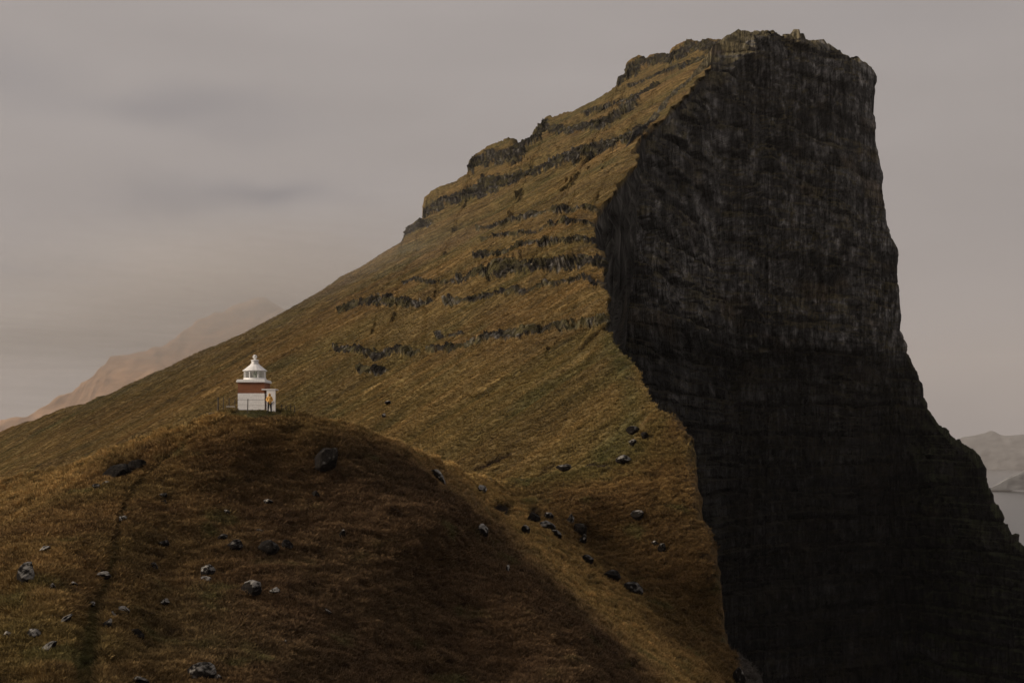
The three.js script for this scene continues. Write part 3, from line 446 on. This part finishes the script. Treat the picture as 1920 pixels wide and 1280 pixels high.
const ROCKS = [
  ['boulder', 613, 862, 42, 38, 0.18, 'dark round boulder set alone in the grass below the lighthouse'],
  ['boulder', 222, 886, 46, 34, 0.12, 'low black boulder in a turf hollow by the path, left of the lighthouse'],  // black form put in for the dark of a cavity under the turf
  ['boulder', 259, 873, 26, 15, 0.0, 'small black shape standing in for the upper right end of the dark turf hollow'],  // a smaller one for the end of the same cavity
  ['boulder', 48, 1068, 48, 44, 0.62, 'big boulder with a pale cap near the left edge of the near hill'],
  ['stone', 83, 1033, 18, 12, 0.7, 'pale stone just above the big boulder at the left edge', 0.4],
  ['stone', 98, 1102, 11, 16, 0.8, 'small upright pale stone below the big boulder at the left edge'],
  ['stone', 136, 1097, 13, 9, 0.7, 'small pale stone between the upright pale stone and the trodden path'],
  ['rock', 190, 1080, 30, 15, 0.6, 'flat grey rock lying across the trodden path'],
  ['stone', 171, 1134, 12, 8, 0.7, 'pale pebble-sized stone on the left verge of the path below the flat grey rock'],
  ['rock', 121, 1164, 34, 15, 0.8, 'long pale slab tilted along the slope left of the path', 0.75],
  ['stone', 95, 1157, 9, 7, 0.8, 'tiny pale stone at the left end of the long pale slab'],
  ['rock', 17, 1188, 22, 18, 0.85, 'white lichened rock closest to the lower left edge of the hill'],
  ['rock', 62, 1183, 26, 24, 0.5, 'grey rounded rock right of the white lichened rock at lower left'],
  ['rock', 84, 1216, 48, 17, 0.6, 'long tilted slab with pale streaks under the rounded rock', 0.72],
  ['rock', 231, 1141, 24, 20, 0.6, 'speckled rock right of the path, upper of the group there'],
  ['stone', 211, 1151, 12, 17, 0.6, 'narrow grey stone between the path and the speckled rock'],
  ['rock', 201, 1167, 18, 24, 0.6, 'tall leaning rock on the right verge of the path', -0.5],
  ['rock', 257, 1190, 22, 20, 0.05, 'bare dark rock in the grass right of the leaning rock by the path'],
  ['stone', 309, 1130, 14, 15, 0.6, 'small grey stone alone in the bright grass right of the path'],
  ['rock', 305, 1017, 23, 19, 0.25, 'dark rock half sunk in the middle of the near slope, right of the path'],
  ['stone', 288, 1064, 14, 12, 0.3, 'dark stone below the half sunk dark rock, left of the pale-topped boulder'],
  ['boulder', 391, 1067, 32, 25, 0.62, 'pale-topped boulder in the middle of the near slope'],
  ['stone', 385, 1087, 18, 10, 0.6, 'pale stone lying directly below the pale-topped boulder'],
  ['boulder', 439, 1018, 28, 20, 0.25, 'dark boulder with a smaller rock touching its left side'],
  ['rock', 418, 1009, 17, 11, 0.25, 'smaller rock touching the left side of a dark boulder'],
  ['boulder', 503, 1021, 40, 30, 0.2, 'broad black boulder, left one of a pair on the near slope'],
  ['boulder', 536, 1019, 26, 22, 0.2, 'smaller black boulder, right one of the pair on the near slope'],
  ['stone', 487, 997, 13, 7, 0.7, 'pale stone just above the broad black boulder of the pair'],
  ['boulder', 472, 1100, 45, 35, 0.6, 'large dark boulder with white patches on its top right'],
  ['stone', 514, 1105, 18, 18, 0.75, 'white speckled stone beside the right end of the white-patched boulder'],
  ['stone', 503, 941, 14, 9, 0.9, 'bright white stone alone, highest on the near slope below the lighthouse'],
  ['stone', 425, 961, 10, 8, 0.85, 'small white stone left of and below the highest bright white stone'],
  ['stone', 642, 997, 14, 19, 0.75, 'pale upright stone alone on the dark right part of the near slope'],
  ['stone', 613, 1150, 14, 12, 0.75, 'pale stone alone in the brown grass, right of the white-patched boulder'],
  ['stone', 533, 1207, 7, 11, 0.8, 'tiny white stone low on the near slope'],
  ['rock', 592, 930, 12, 14, 0.05, 'dark little rock below the dark round boulder'],
  ['stone', 231, 975, 13, 12, 0.75, 'pale round stone beside the upper part of the path'],
  ['stone', 307, 930, 14, 9, 0.4, 'upper of two small grey stones one above the other right of the path'],
  ['stone', 307, 943, 11, 9, 0.3, 'lower of two small grey stones one above the other right of the path'],
  ['stone', 198, 908, 16, 9, 0.7, 'pale stone under the left end of the dark turf hollow'],
  ['stone', 181, 914, 13, 12, 0.5, 'grey stone at the lower left of the dark turf hollow'],
  ['boulder', 380, 1256, 52, 46, 0.55, 'biggest grey-topped boulder at the bottom edge of the near hill'],
  ['rock', 409, 1273, 18, 14, 0.7, 'pale rock against the right foot of the biggest grey-topped boulder'],
  ['boulder', 258, 1272, 36, 22, 0.45, 'boulder cut by the bottom edge, left of the biggest grey-topped boulder'],
  ['boulder', 903, 988, 34, 26, 0.7, 'dark boulder with a greenish white face on the crest of the spur'],
  ['rock', 823, 894, 36, 12, 0.65, 'long pale stone bedded along the crest of the spur below the lighthouse', -0.85],
  ['rock', 903, 913, 17, 20, 0.8, 'white mottled rock standing at the low point of the saddle'],
  ['rock', 1001, 971, 22, 18, 0.1, 'dark rock at the upper left of the rock cluster under the saddle'],
  ['rock', 1028, 963, 20, 20, 0.75, 'palest rock at the top of the cluster under the saddle'],
  ['rock', 1026, 982, 32, 20, 0.5, 'broad grey rock at the middle of the cluster under the saddle'],
  ['rock', 1043, 1001, 26, 14, 0.6, 'flat grey slab at the foot of the cluster under the saddle', -0.6],
  ['rock', 1070, 970, 14, 19, 0.6, 'grey rock by itself on the right of the cluster under the saddle'],
  ['rock', 1090, 990, 22, 22, 0.1, 'black upright rock below and right of the cluster under the saddle'],
  ['rock', 1094, 1012, 16, 16, 0.65, 'pale-edged rock directly under the black upright rock'],
  ['rock', 1103, 1045, 20, 26, 0.35, 'dark rock with white specks lower down the bank'],
  ['rock', 1147, 1076, 26, 22, 0.15, 'dark ragged rock far down the bank, left of a broad one'],
  ['rock', 1187, 1098, 34, 25, 0.3, 'broad grey rock lowest on the bank above the bright crest', -0.4],
  ['rock', 987, 994, 16, 15, 0.6, 'pale-centred rock left of the cluster, near the bright crest'],
  ['rock', 1196, 961, 26, 18, 0.5, 'mottled grey rock on the brown bank under the flat block'],
  ['rock', 1170, 862, 25, 12, 0.7, 'flat pale block on the right end of the saddle'],
  ['rock', 1056, 878, 28, 10, 0.45, 'long flat grey rock in the green grass of the saddle'],
  ['rock', 1184, 808, 20, 13, 0.35, 'blue grey rock in the green grass near the cliff edge'],
  ['stone', 1186, 831, 12, 11, 0.6, 'pale stone between the flat block and the blue grey rock'],
  ['rock', 1208, 816, 12, 11, 0.2, 'dark stone beside the cliff edge right of the blue grey rock'],
  ['rock', 1241, 1028, 14, 16, 0.4, 'dark grey rock on the outer bank close to the cliff edge'],
  ['stone', 1228, 1019, 9, 8, 0.9, 'white stone touching the upper left of the dark grey rock by the cliff edge'],
  ['stone', 952, 1067, 6, 13, 0.9, 'slim white upright stone below the crest of the spur'],
  ['stone', 399, 777, 11, 6, 0.8, 'pale stone at the left end of the lawn before the lighthouse'],
  ['rock', 1386, 1262, 22, 36, 0.45, 'grey rock outcrop at the lowest tip of the outer bank above the cliff'],
];
for (const [name, u, v, w, h, pale, label, tilt] of ROCKS) if (w) rock(name, u, v, w, h, pale, label, tilt);
{ // two pale stones on the mountain's grass
  for (const [u, v, w, h, label] of [[728, 755, 12, 6, 'pale stone on the mountain grass, upper of two right of the lighthouse'], [720, 779, 9, 6, 'pale stone on the mountain grass, lower of two right of the lighthouse']]) {
    const d = slopeSeen(u, v), k = d / F, m = part('stone', boulderGeo(rockSeed++, w * 0.6 * k, h * 0.7 * k, w * 0.5 * k, 0.9), matRock, scene); m.position.copy(at(u, v, d - 1)); tag(m, label, 'stone');
  }
}

// ------------------------------------------------------------ the lighthouse
const noiseTex = tileTexture(256, (() => { const a = loopNoise(6, 6, 51, 5), b = loopNoise(40, 3, 52, 3); return (x, y) => 0.86 + 0.16 * a(x, y) + 0.12 * b(x, y); })());
const plaster = (r, g, b, rough = 0.85) => new THREE.MeshStandardMaterial({ color: new THREE.Color().setRGB(r, g, b), map: noiseTex, bumpMap: noiseTex, bumpScale: 0.006, roughness: rough });
const matWhite = plaster(0.92, 0.91, 0.89), matRed = plaster(0.26, 0.098, 0.042), matConcrete = plaster(0.13, 0.125, 0.115), matMetalWhite = plaster(0.9, 0.89, 0.87, 0.5), matDark = plaster(0.02, 0.019, 0.018, 0.6), matWood = plaster(0.07, 0.058, 0.046), matDoor = plaster(0.12, 0.05, 0.03, 0.6);
const matGlass = new THREE.MeshPhysicalMaterial({ color: 0xffffff, transmission: 1, thickness: 0, roughness: 0.03, ior: 1.5 });
const matLens = new THREE.MeshPhysicalMaterial({ color: new THREE.Color().setRGB(0.75, 0.82, 0.7), transmission: 0.6, thickness: 0.2, roughness: 0.12, ior: 1.45 });
const box = (w, h, d, x, y, z, r = 0.02) => new RoundedBoxGeometry(w, h, d, 2, Math.min(r, w / 2.1, h / 2.1, d / 2.1)).translate(x, y, z);
{
  const D = 135.6, base = at(476, 769.5, D), lh = thing('lighthouse', 'small white lighthouse with a faded red band and a glazed lantern on the hilltop', 'lighthouse', base, -0.045);
  const S = 2.56, wallParts = [[-0.55, 0.42], [0.445, 0.5], [0.985, 0.62]].map(([y, h]) => box(S, h, S, 0, y + h / 2, 0, 0.015));
  wallParts.push(box(S - 0.1, 2.1, S - 0.1, 0, 0.53, 0, 0.01), box(S, 0.54, S, 0, 0.155, 0, 0.015));
  part('wall', wallParts, matWhite, lh);
  part('foundation', box(S + 0.12, 0.6, S + 0.12, 0, -0.27, 0, 0.03), matConcrete, lh);
  part('red_band', box(S - 0.012, 1.02, S - 0.012, 0, 2.123, 0, 0.012), matRed, lh);
  part('gallery_slab', [box(S + 0.26, 0.2, S + 0.26, 0, 2.735, 0, 0.03), box(S + 0.14, 0.1, S + 0.14, 0, 2.884, 0, 0.03)], matWhite, lh);
  const lan = new THREE.Group(); lan.name = 'lantern'; lan.position.set(0.08, 2.93, 0); lh.add(lan);
  const R = 1.03, ang = k => (k + 0.5) * Math.PI / 4 + 0.12;
  const ring = (r, h, y) => new THREE.CylinderGeometry(r, r, h, 8, 1).rotateY(Math.PI / 8 * 0 - 0.12 + Math.PI / 8 * 2).translate(0, y, 0);
  part('lantern_base', [new THREE.CylinderGeometry(R + 0.05, R + 0.09, 0.2, 32).translate(0, 0.08, 0)], matMetalWhite, lan);
  part('lantern_head', new THREE.CylinderGeometry(R + 0.04, R + 0.02, 0.08, 32).translate(0, 0.87, 0), matMetalWhite, lan);
  for (let k = 0; k < 8; k++) {
    const a = ang(k), b = ang(k + 1), m = V3(Math.sin(a) * R, 0.52, Math.cos(a) * R), n = V3(Math.sin(b) * R, 0.52, Math.cos(b) * R), c = m.clone().add(n).multiplyScalar(0.5), w = m.distanceTo(n);
    const bar = part('mullion', box(0.1, 0.72, 0.1, 0, 0, 0, 0.02), matMetalWhite, lan); bar.position.copy(m); bar.rotation.y = a;
    const back = c.z < -0.3, pane = part(back ? 'blind_panel' : 'pane', back ? box(w - 0.09, 0.7, 0.02, 0, 0, 0, 0.005) : new THREE.PlaneGeometry(w - 0.09, 0.7), back ? matMetalWhite : matGlass, lan); pane.position.copy(c); pane.rotation.y = (a + b) / 2;
  }
  part('lamp_lens', new THREE.LatheGeometry([[0.02, 0.12], [0.2, 0.14], [0.27, 0.3], [0.24, 0.34], [0.31, 0.42], [0.33, 0.5], [0.31, 0.6], [0.24, 0.68], [0.26, 0.72], [0.16, 0.82], [0.02, 0.84]].map(p => new THREE.Vector2(...p)), 24).translate(0.14, 0, 0.1), matLens, lan);
  part('lamp_stand', new THREE.CylinderGeometry(0.13, 0.2, 0.5, 16).translate(0.14, 0.35, 0.1), matDark, lan);
  const roof = part('roof', new THREE.LatheGeometry([[1.05, 0.84], [1.2, 0.86], [1.2, 0.9], [1.02, 1.02], [0.72, 1.27], [0.42, 1.5], [0.42, 1.58]].map(p => new THREE.Vector2(...p)), 16).toNonIndexed(), matMetalWhite, lan); roof.geometry.computeVertexNormals();
  part('vent_neck', new THREE.LatheGeometry([[0.36, 1.5], [0.36, 1.58], [0.33, 1.6], [0.33, 1.84], [0.39, 1.86], [0.39, 1.92], [0.3, 1.95], [0.1, 1.99], [0.01, 2.0]].map(p => new THREE.Vector2(...p)), 24), matMetalWhite, lan);
  part('finial', [new THREE.CylinderGeometry(0.07, 0.09, 0.14, 12).translate(0, 2.03, 0), new THREE.TorusGeometry(0.15, 0.065, 12, 24).translate(0, 2.24, 0), new THREE.TorusGeometry(0.15, 0.05, 12, 24).rotateY(Math.PI / 2).translate(0, 2.24, 0)], matMetalWhite, lan);
  // the porch on the right
  const po = new THREE.Group(); po.name = 'porch'; lh.add(po);
  part('porch_wall', [box(0.84, 2.35, 0.2, 1.96, 0.72, 1.36, 0.02), box(0.4, 2.35, 0.14, 1.5, 0.72, 0.3, 0.02)], matWhite, po);
  part('porch_roof', box(1.36, 0.11, 1.3, 1.74, 1.955, 0.85, 0.02), matWhite, po);
  part('door', box(0.05, 1.75, 0.8, 1.31, 0.65, 0.55, 0.01), matDoor, po);
  part('handrail', new THREE.TubeGeometry(new THREE.CatmullRomCurve3([V3(1.84, 0.32, 1.48), V3(1.95, 0.5, 1.48), V3(2.2, 0.8, 1.48)]), 8, 0.02, 6), matDark, po);
  part('drain_outlet', new THREE.CylinderGeometry(0.05, 0.05, 0.06, 12).rotateX(Math.PI / 2).translate(1.98, 0.12, 1.45), matDark, po);
}
// fence round the lighthouse
{
  const posts = [[408.5, 745, 768, 137.5, 0.075, 'thickest wooden fence post, leftmost beside the lighthouse lawn'], [418.3, 745, 766, 138, 0.048, 'thin fence post next to the thickest one, left of the lighthouse'], [429.5, 746, 766, 137.5, 0.048, 'fence post standing behind the pale plank, left of the lighthouse'], [440.3, 748, 765.5, 138.5, 0.048, 'fence post nearest the left wall of the lighthouse'], [463.8, 748, 769.5, 132.8, 0.048, 'single fence post standing in front of the white lighthouse wall'],
    [528, 758, 773, 135.5, 0.048, 'fence post close to the porch on the right of the lighthouse'], [536, 759, 773.5, 136, 0.048, 'second fence post from the porch, right of the lighthouse'], [544.5, 759, 774.5, 136, 0.048, 'third fence post from the porch, right of the lighthouse'], [552, 761, 776, 136, 0.048, 'fence post farthest right of the lighthouse']];
  for (const [u, v0, v1, d, r, label] of posts) {
    const p = at(u, v1, d), h = (v1 - v0) * d / F, m = part('fence_post', [new THREE.CylinderGeometry(r * 0.85, r, h + 0.5, 8).translate(0, h / 2 - 0.25, 0), new THREE.ConeGeometry(r * 0.85, r, 8).translate(0, h + r / 2, 0)], matWood, scene);
    m.position.copy(p); m.rotation.z = 0.03 * Math.sin(u); tag(m, label, 'fence post', 'posts of the wire fence round the lighthouse');
  }
  for (const [list, side] of [[[0, 1, 2, 3], 'left'], [[5, 6, 7, 8], 'right']]) for (const [f, which] of [[0.85, 'upper'], [0.35, 'lower']])
    tag(part('fence_wire', new THREE.TubeGeometry(new THREE.CatmullRomCurve3(list.map(k => { const [u, v0, v1, d] = posts[k]; return at(u, lerp(v1, v0, f), d - 0.04); })), 24, 0.006, 5), matDark, scene), `${which} of the thin wires strung between the fence posts ${side} of the lighthouse`, 'wire');
  const pl = thing('plank', 'pale plank resting level on two short legs among the left fence posts', 'plank', at(432, 766.5, 136.8), 0.1);
  part('board', box(0.85, 0.09, 0.22, 0, 0.22, 0), plaster(0.5, 0.47, 0.42), pl); for (const x of [-0.3, 0.3]) part('leg', box(0.07, 0.6, 0.16, x, -0.125, 0), matWood, pl);
}

// ------------------------------------------------------------ the person
const mcMat = new THREE.MeshStandardMaterial();
function figure(bones, lo, hi, cell, blend) {
  const c = V3(...lo).add(V3(...hi)).multiplyScalar(0.5), half = Math.max(hi[0] - lo[0], hi[1] - lo[1], hi[2] - lo[2]) / 2, n = Math.ceil(2 * half / cell) + 2;
  const mc = new MarchingCubes(n, mcMat, false, false, 120000), hs = n / 2;
  const pts = bones.map(([a, b, ra, rb]) => ({ a: V3(...a), d: V3(...b).sub(V3(...a)), ra, rb }));
  for (let z = 0; z < n; z++) for (let y = 0; y < n; y++) for (let x = 0; x < n; x++) {
    const X = c.x + (x - hs) / hs * half, Y = c.y + (y - hs) / hs * half, Z = c.z + (z - hs) / hs * half; let s = 0;
    for (const { a, d, ra, rb } of pts) { const px = X - a.x, py = Y - a.y, pz = Z - a.z, t = clamp((px * d.x + py * d.y + pz * d.z) / (d.lengthSq() + 1e-9)); s += Math.exp(-(Math.hypot(px - t * d.x, py - t * d.y, pz - t * d.z) - lerp(ra, rb, t)) / blend); }
    mc.field[x + y * n + z * n * n] = s > 1e-30 ? blend * Math.log(s) : -1;
  }
  mc.isolation = 0; mc.update();
  const g = new THREE.BufferGeometry(), k = mc.count;
  g.setAttribute('position', new THREE.BufferAttribute(mc.positionArray.slice(0, k * 3), 3)); g.setAttribute('normal', new THREE.BufferAttribute(mc.normalArray.slice(0, k * 3), 3));
  g.scale(half, half, half).translate(c.x, c.y, c.z); return g;
}
{
  const both = f => [-1, 1].flatMap(f), stance = [0.14, 0.115];
  const p = thing('person', 'person in a hooded yellow jacket and black trousers standing by the porch, hands in pockets', 'person', at(505, 772.8, 133.2), 0.35);
  const legs = r => both(s => [[[0.09 * s, 0.9, 0], [0.125 * s, 0.5, 0.02], 0.082 + r, 0.056 + r], [[0.125 * s, 0.5, 0.02], [0.15 * s, 0.09, -0.01], 0.056 + r, 0.042 + r]]);
  const arms = r => both(s => [[[0.17 * s, 1.42, 0], [0.275 * s, 1.17, -0.04], 0.055 + r, 0.044 + r], [[0.275 * s, 1.17, -0.04], [0.16 * s, 1.0, 0.11], 0.044 + r, 0.034 + r]]);
  const hands = both(s => [[[0.16 * s, 1.0, 0.11], [0.12 * s, 0.955, 0.14], 0.03, 0.033], ...[0, 1, 2, 3].map(k => [[(0.12 + 0.012 * k - 0.02) * s, 0.95, 0.145], [(0.09 + 0.012 * k - 0.02) * s, 0.895 + 0.006 * k * (k - 2), 0.14], 0.01, 0.008]), [[0.13 * s, 0.965, 0.15], [0.095 * s, 0.955, 0.165], 0.011, 0.009]]);
  const torso = r => [[[0, 0.95, 0], [0, 1.15, 0.01], 0.125 + r, 0.115 + r], [[0, 1.15, 0.01], [0, 1.36, 0], 0.12 + r, 0.13 + r], [[-0.12, 1.41, 0], [0.12, 1.41, 0], 0.07 + r, 0.07 + r]];
  const head = [[[0, 1.46, 0], [0, 1.58, 0.01], 0.05, 0.052], [[0, 1.63, 0.0], [0, 1.68, -0.01], 0.088, 0.09], [[0, 1.575, 0.045], [0, 1.6, 0.04], 0.045, 0.055], [[0, 1.615, 0.095], [0, 1.65, 0.085], 0.014, 0.009], [[-0.085, 1.62, 0], [-0.088, 1.65, 0], 0.016, 0.018], [[0.085, 1.62, 0], [0.088, 1.65, 0], 0.016, 0.018]];
  const fabric = (r, g, b) => new THREE.MeshStandardMaterial({ color: new THREE.Color().setRGB(r, g, b), roughness: 0.9 });
  const feet = both(s => [[[0.15 * s, 0.045, -0.05], [0.17 * s, 0.035, 0.14], 0.045, 0.035]]);
  const skin = fabric(0.28, 0.16, 0.105), bodyG = figure([...torso(0), ...legs(0), ...arms(0), ...hands, ...head, ...feet], [-0.45, -0.05, -0.3], [0.45, 1.85, 0.3], 0.017, 0.012);
  part('body', bodyG, skin, p);
  part('jacket', figure([[[0, 0.9, 0], [0, 1.15, 0.01], 0.165, 0.15], ...torso(0.028).slice(1), ...arms(0.028), [[0, 1.48, -0.02], [0, 1.52, -0.03], 0.085, 0.095], [[0, 1.6, -0.05], [0, 1.69, -0.04], 0.105, 0.108], [[-0.085, 1.56, 0.03], [-0.085, 1.68, 0.035], 0.035, 0.035], [[0.085, 1.56, 0.03], [0.085, 1.68, 0.035], 0.035, 0.035], [[-0.07, 1.73, 0.03], [0.07, 1.73, 0.03], 0.035, 0.035]], [-0.45, 0.6, -0.4], [0.45, 1.85, 0.4], 0.016, 0.012), fabric(0.82, 0.47, 0.13), p);
  part('trousers', figure([[[-0.05, 0.9, 0], [0.05, 0.9, 0], 0.14, 0.14], ...legs(0.022)], [-0.4, 0.0, -0.3], [0.4, 1.05, 0.3], 0.016, 0.012), fabric(0.013, 0.012, 0.013), p);
  part('boots', figure(both(s => [[[0.15 * s, 0.05, -0.055], [0.172 * s, 0.045, 0.15], 0.055, 0.045], [[0.15 * s, 0.05, -0.03], [0.15 * s, 0.2, -0.01], 0.056, 0.058]]), [-0.3, -0.05, -0.2], [0.3, 0.3, 0.25], 0.012, 0.01), fabric(0.02, 0.017, 0.015), p);
  part('beard', figure([[[-0.05, 1.575, 0.07], [0.05, 1.575, 0.07], 0.02, 0.02], [[0, 1.555, 0.08], [0, 1.575, 0.085], 0.03, 0.028], [[-0.035, 1.655, 0.09], [-0.03, 1.655, 0.09], 0.009, 0.009], [[0.03, 1.655, 0.09], [0.035, 1.655, 0.09], 0.009, 0.009]], [-0.12, 1.5, 0], [0.12, 1.7, 0.15], 0.008, 0.006), fabric(0.03, 0.02, 0.014), p);
}

// ------------------------------------------------------------ grass
function tuftGeo(seed, blades, tall, spread, wide) {
  const r = rng(seed), pos = [], col = [];
  for (let k = 0; k < blades; k++) {
    const a = r() * 6.283, q = Math.sqrt(r()) * spread, h = tall * (0.55 + 0.6 * r()), lean = (0.3 + 0.9 * r()) * h * 0.7, b = a + (r() - 0.5) * 1.5, w = wide * (0.6 + 0.8 * r());
    const x = Math.cos(a) * q, z = Math.sin(a) * q, lx = Math.cos(b) * lean, lz = Math.sin(b) * lean, wx = -Math.sin(b) * w, wz = Math.cos(b) * w;
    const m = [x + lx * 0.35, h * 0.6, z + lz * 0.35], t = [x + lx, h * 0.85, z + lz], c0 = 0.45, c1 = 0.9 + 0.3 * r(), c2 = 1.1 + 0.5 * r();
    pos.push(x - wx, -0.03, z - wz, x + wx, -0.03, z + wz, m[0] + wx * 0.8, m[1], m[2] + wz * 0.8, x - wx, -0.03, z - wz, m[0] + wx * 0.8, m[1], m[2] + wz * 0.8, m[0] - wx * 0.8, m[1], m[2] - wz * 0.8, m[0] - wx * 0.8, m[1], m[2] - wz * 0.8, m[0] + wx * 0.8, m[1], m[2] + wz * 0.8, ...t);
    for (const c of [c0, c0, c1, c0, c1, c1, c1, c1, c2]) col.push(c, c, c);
  }
  const g = new THREE.BufferGeometry(); g.setAttribute('position', new THREE.Float32BufferAttribute(pos, 3)); g.setAttribute('color', new THREE.Float32BufferAttribute(col, 3)); g.computeVertexNormals(); return g;
}
const matTuft = new THREE.MeshStandardMaterial({ vertexColors: true, roughness: 1, side: THREE.DoubleSide }); matTuft.specularIntensity = 0.1;
function scatter(name, label, parent, geo, count, tufts, size, keep, seed, lean, vary = 1) {
  const { NU, nu, nv, px, id, extra } = geo.userData, P = geo.attributes.position, N = geo.attributes.normal, C = geo.attributes.color, r = rng(seed), lists = tufts.map(() => []);
  const p = V3(), n = V3(), q = new THREE.Quaternion(), M = new THREE.Matrix4(), up = V3(0, 1, 0), tw = new THREE.Quaternion(), s = V3();
  for (let k = 0; k < count; k++) {
    const fi = r() * (nu - 1), fj = r() * (nv - 1), a = id(Math.floor(fi), Math.floor(fj)), b = a + 1 + NU, t = r();
    const h = keep(px[a * 2], px[a * 2 + 1], extra[a], r); if (h <= 0) continue;
    p.set(lerp(P.getX(a), P.getX(b), t), lerp(P.getY(a), P.getY(b), t), lerp(P.getZ(a), P.getZ(b), t)); n.fromBufferAttribute(N, a);
    p.x += (r() - 0.5) * size * 0.5; p.z += (r() - 0.5) * size * 0.5;
    s.set(n.x, 0, n.z).multiplyScalar(lean).add(V3((r() - 0.4) * 0.5, 0.75, (r() - 0.5) * 0.5)).addScaledVector(n, 0.35).normalize();
    q.setFromUnitVectors(up, s).multiply(tw.setFromAxisAngle(up, r() * 6.283));
    const k1 = size * h * (0.6 + 0.8 * r()) ; M.compose(p, q, V3(k1 * (0.8 + 0.5 * r()), k1, k1 * (0.8 + 0.5 * r())));
    const v = 0.95 + vary * (0.5 * r() - 0.25 + 0.25 * n3(p.x / 1.7, p.y / 1.2, p.z / 1.7)); lists[k % tufts.length].push([M.clone(), C.getX(a) * v, C.getY(a) * v, C.getZ(a) * v]);
  }
  const col = new THREE.Color();
  lists.forEach((L, k) => { const m = new THREE.InstancedMesh(tufts[k], matTuft, L.length); m.name = numbered(name); m.castShadow = m.receiveShadow = true; m.userData.kind = 'stuff'; m.userData.label = label; L.forEach(([mat, x, y, z], i) => { m.setMatrixAt(i, mat); m.setColorAt(i, col.setRGB(x, y, z)); }); parent.add(m); });
}
const tufts = [1, 2, 3].map(k => tuftGeo(k * 31, 13, 1, 0.55, 0.045));
scatter('grass', 'withered brown grass tufts covering the near hill', scene, hillGeo, 230000, tufts, 0.36, (u, v, e, r) => e.scar > 0.4 || e.hollow > 0.7 ? 0 : e.lawn > 0.5 ? 0.3 : e.path > 0.5 ? 0.45 : 1, 5, 0.35);
const slopeTufts = [4, 5].map(k => tuftGeo(k * 31, 9, 1, 0.8, 0.07));
scatter('slope_grass', 'withered grass tufts on the mountain slope', mountain, slopeGeo, 220000, slopeTufts, 0.32, (u, v, e, r) => e.m > 0.35 || v > crestV(u) + 8 ? 0 : 1, 6, 0.35, 0.6);
renderer.render(scene, camera);
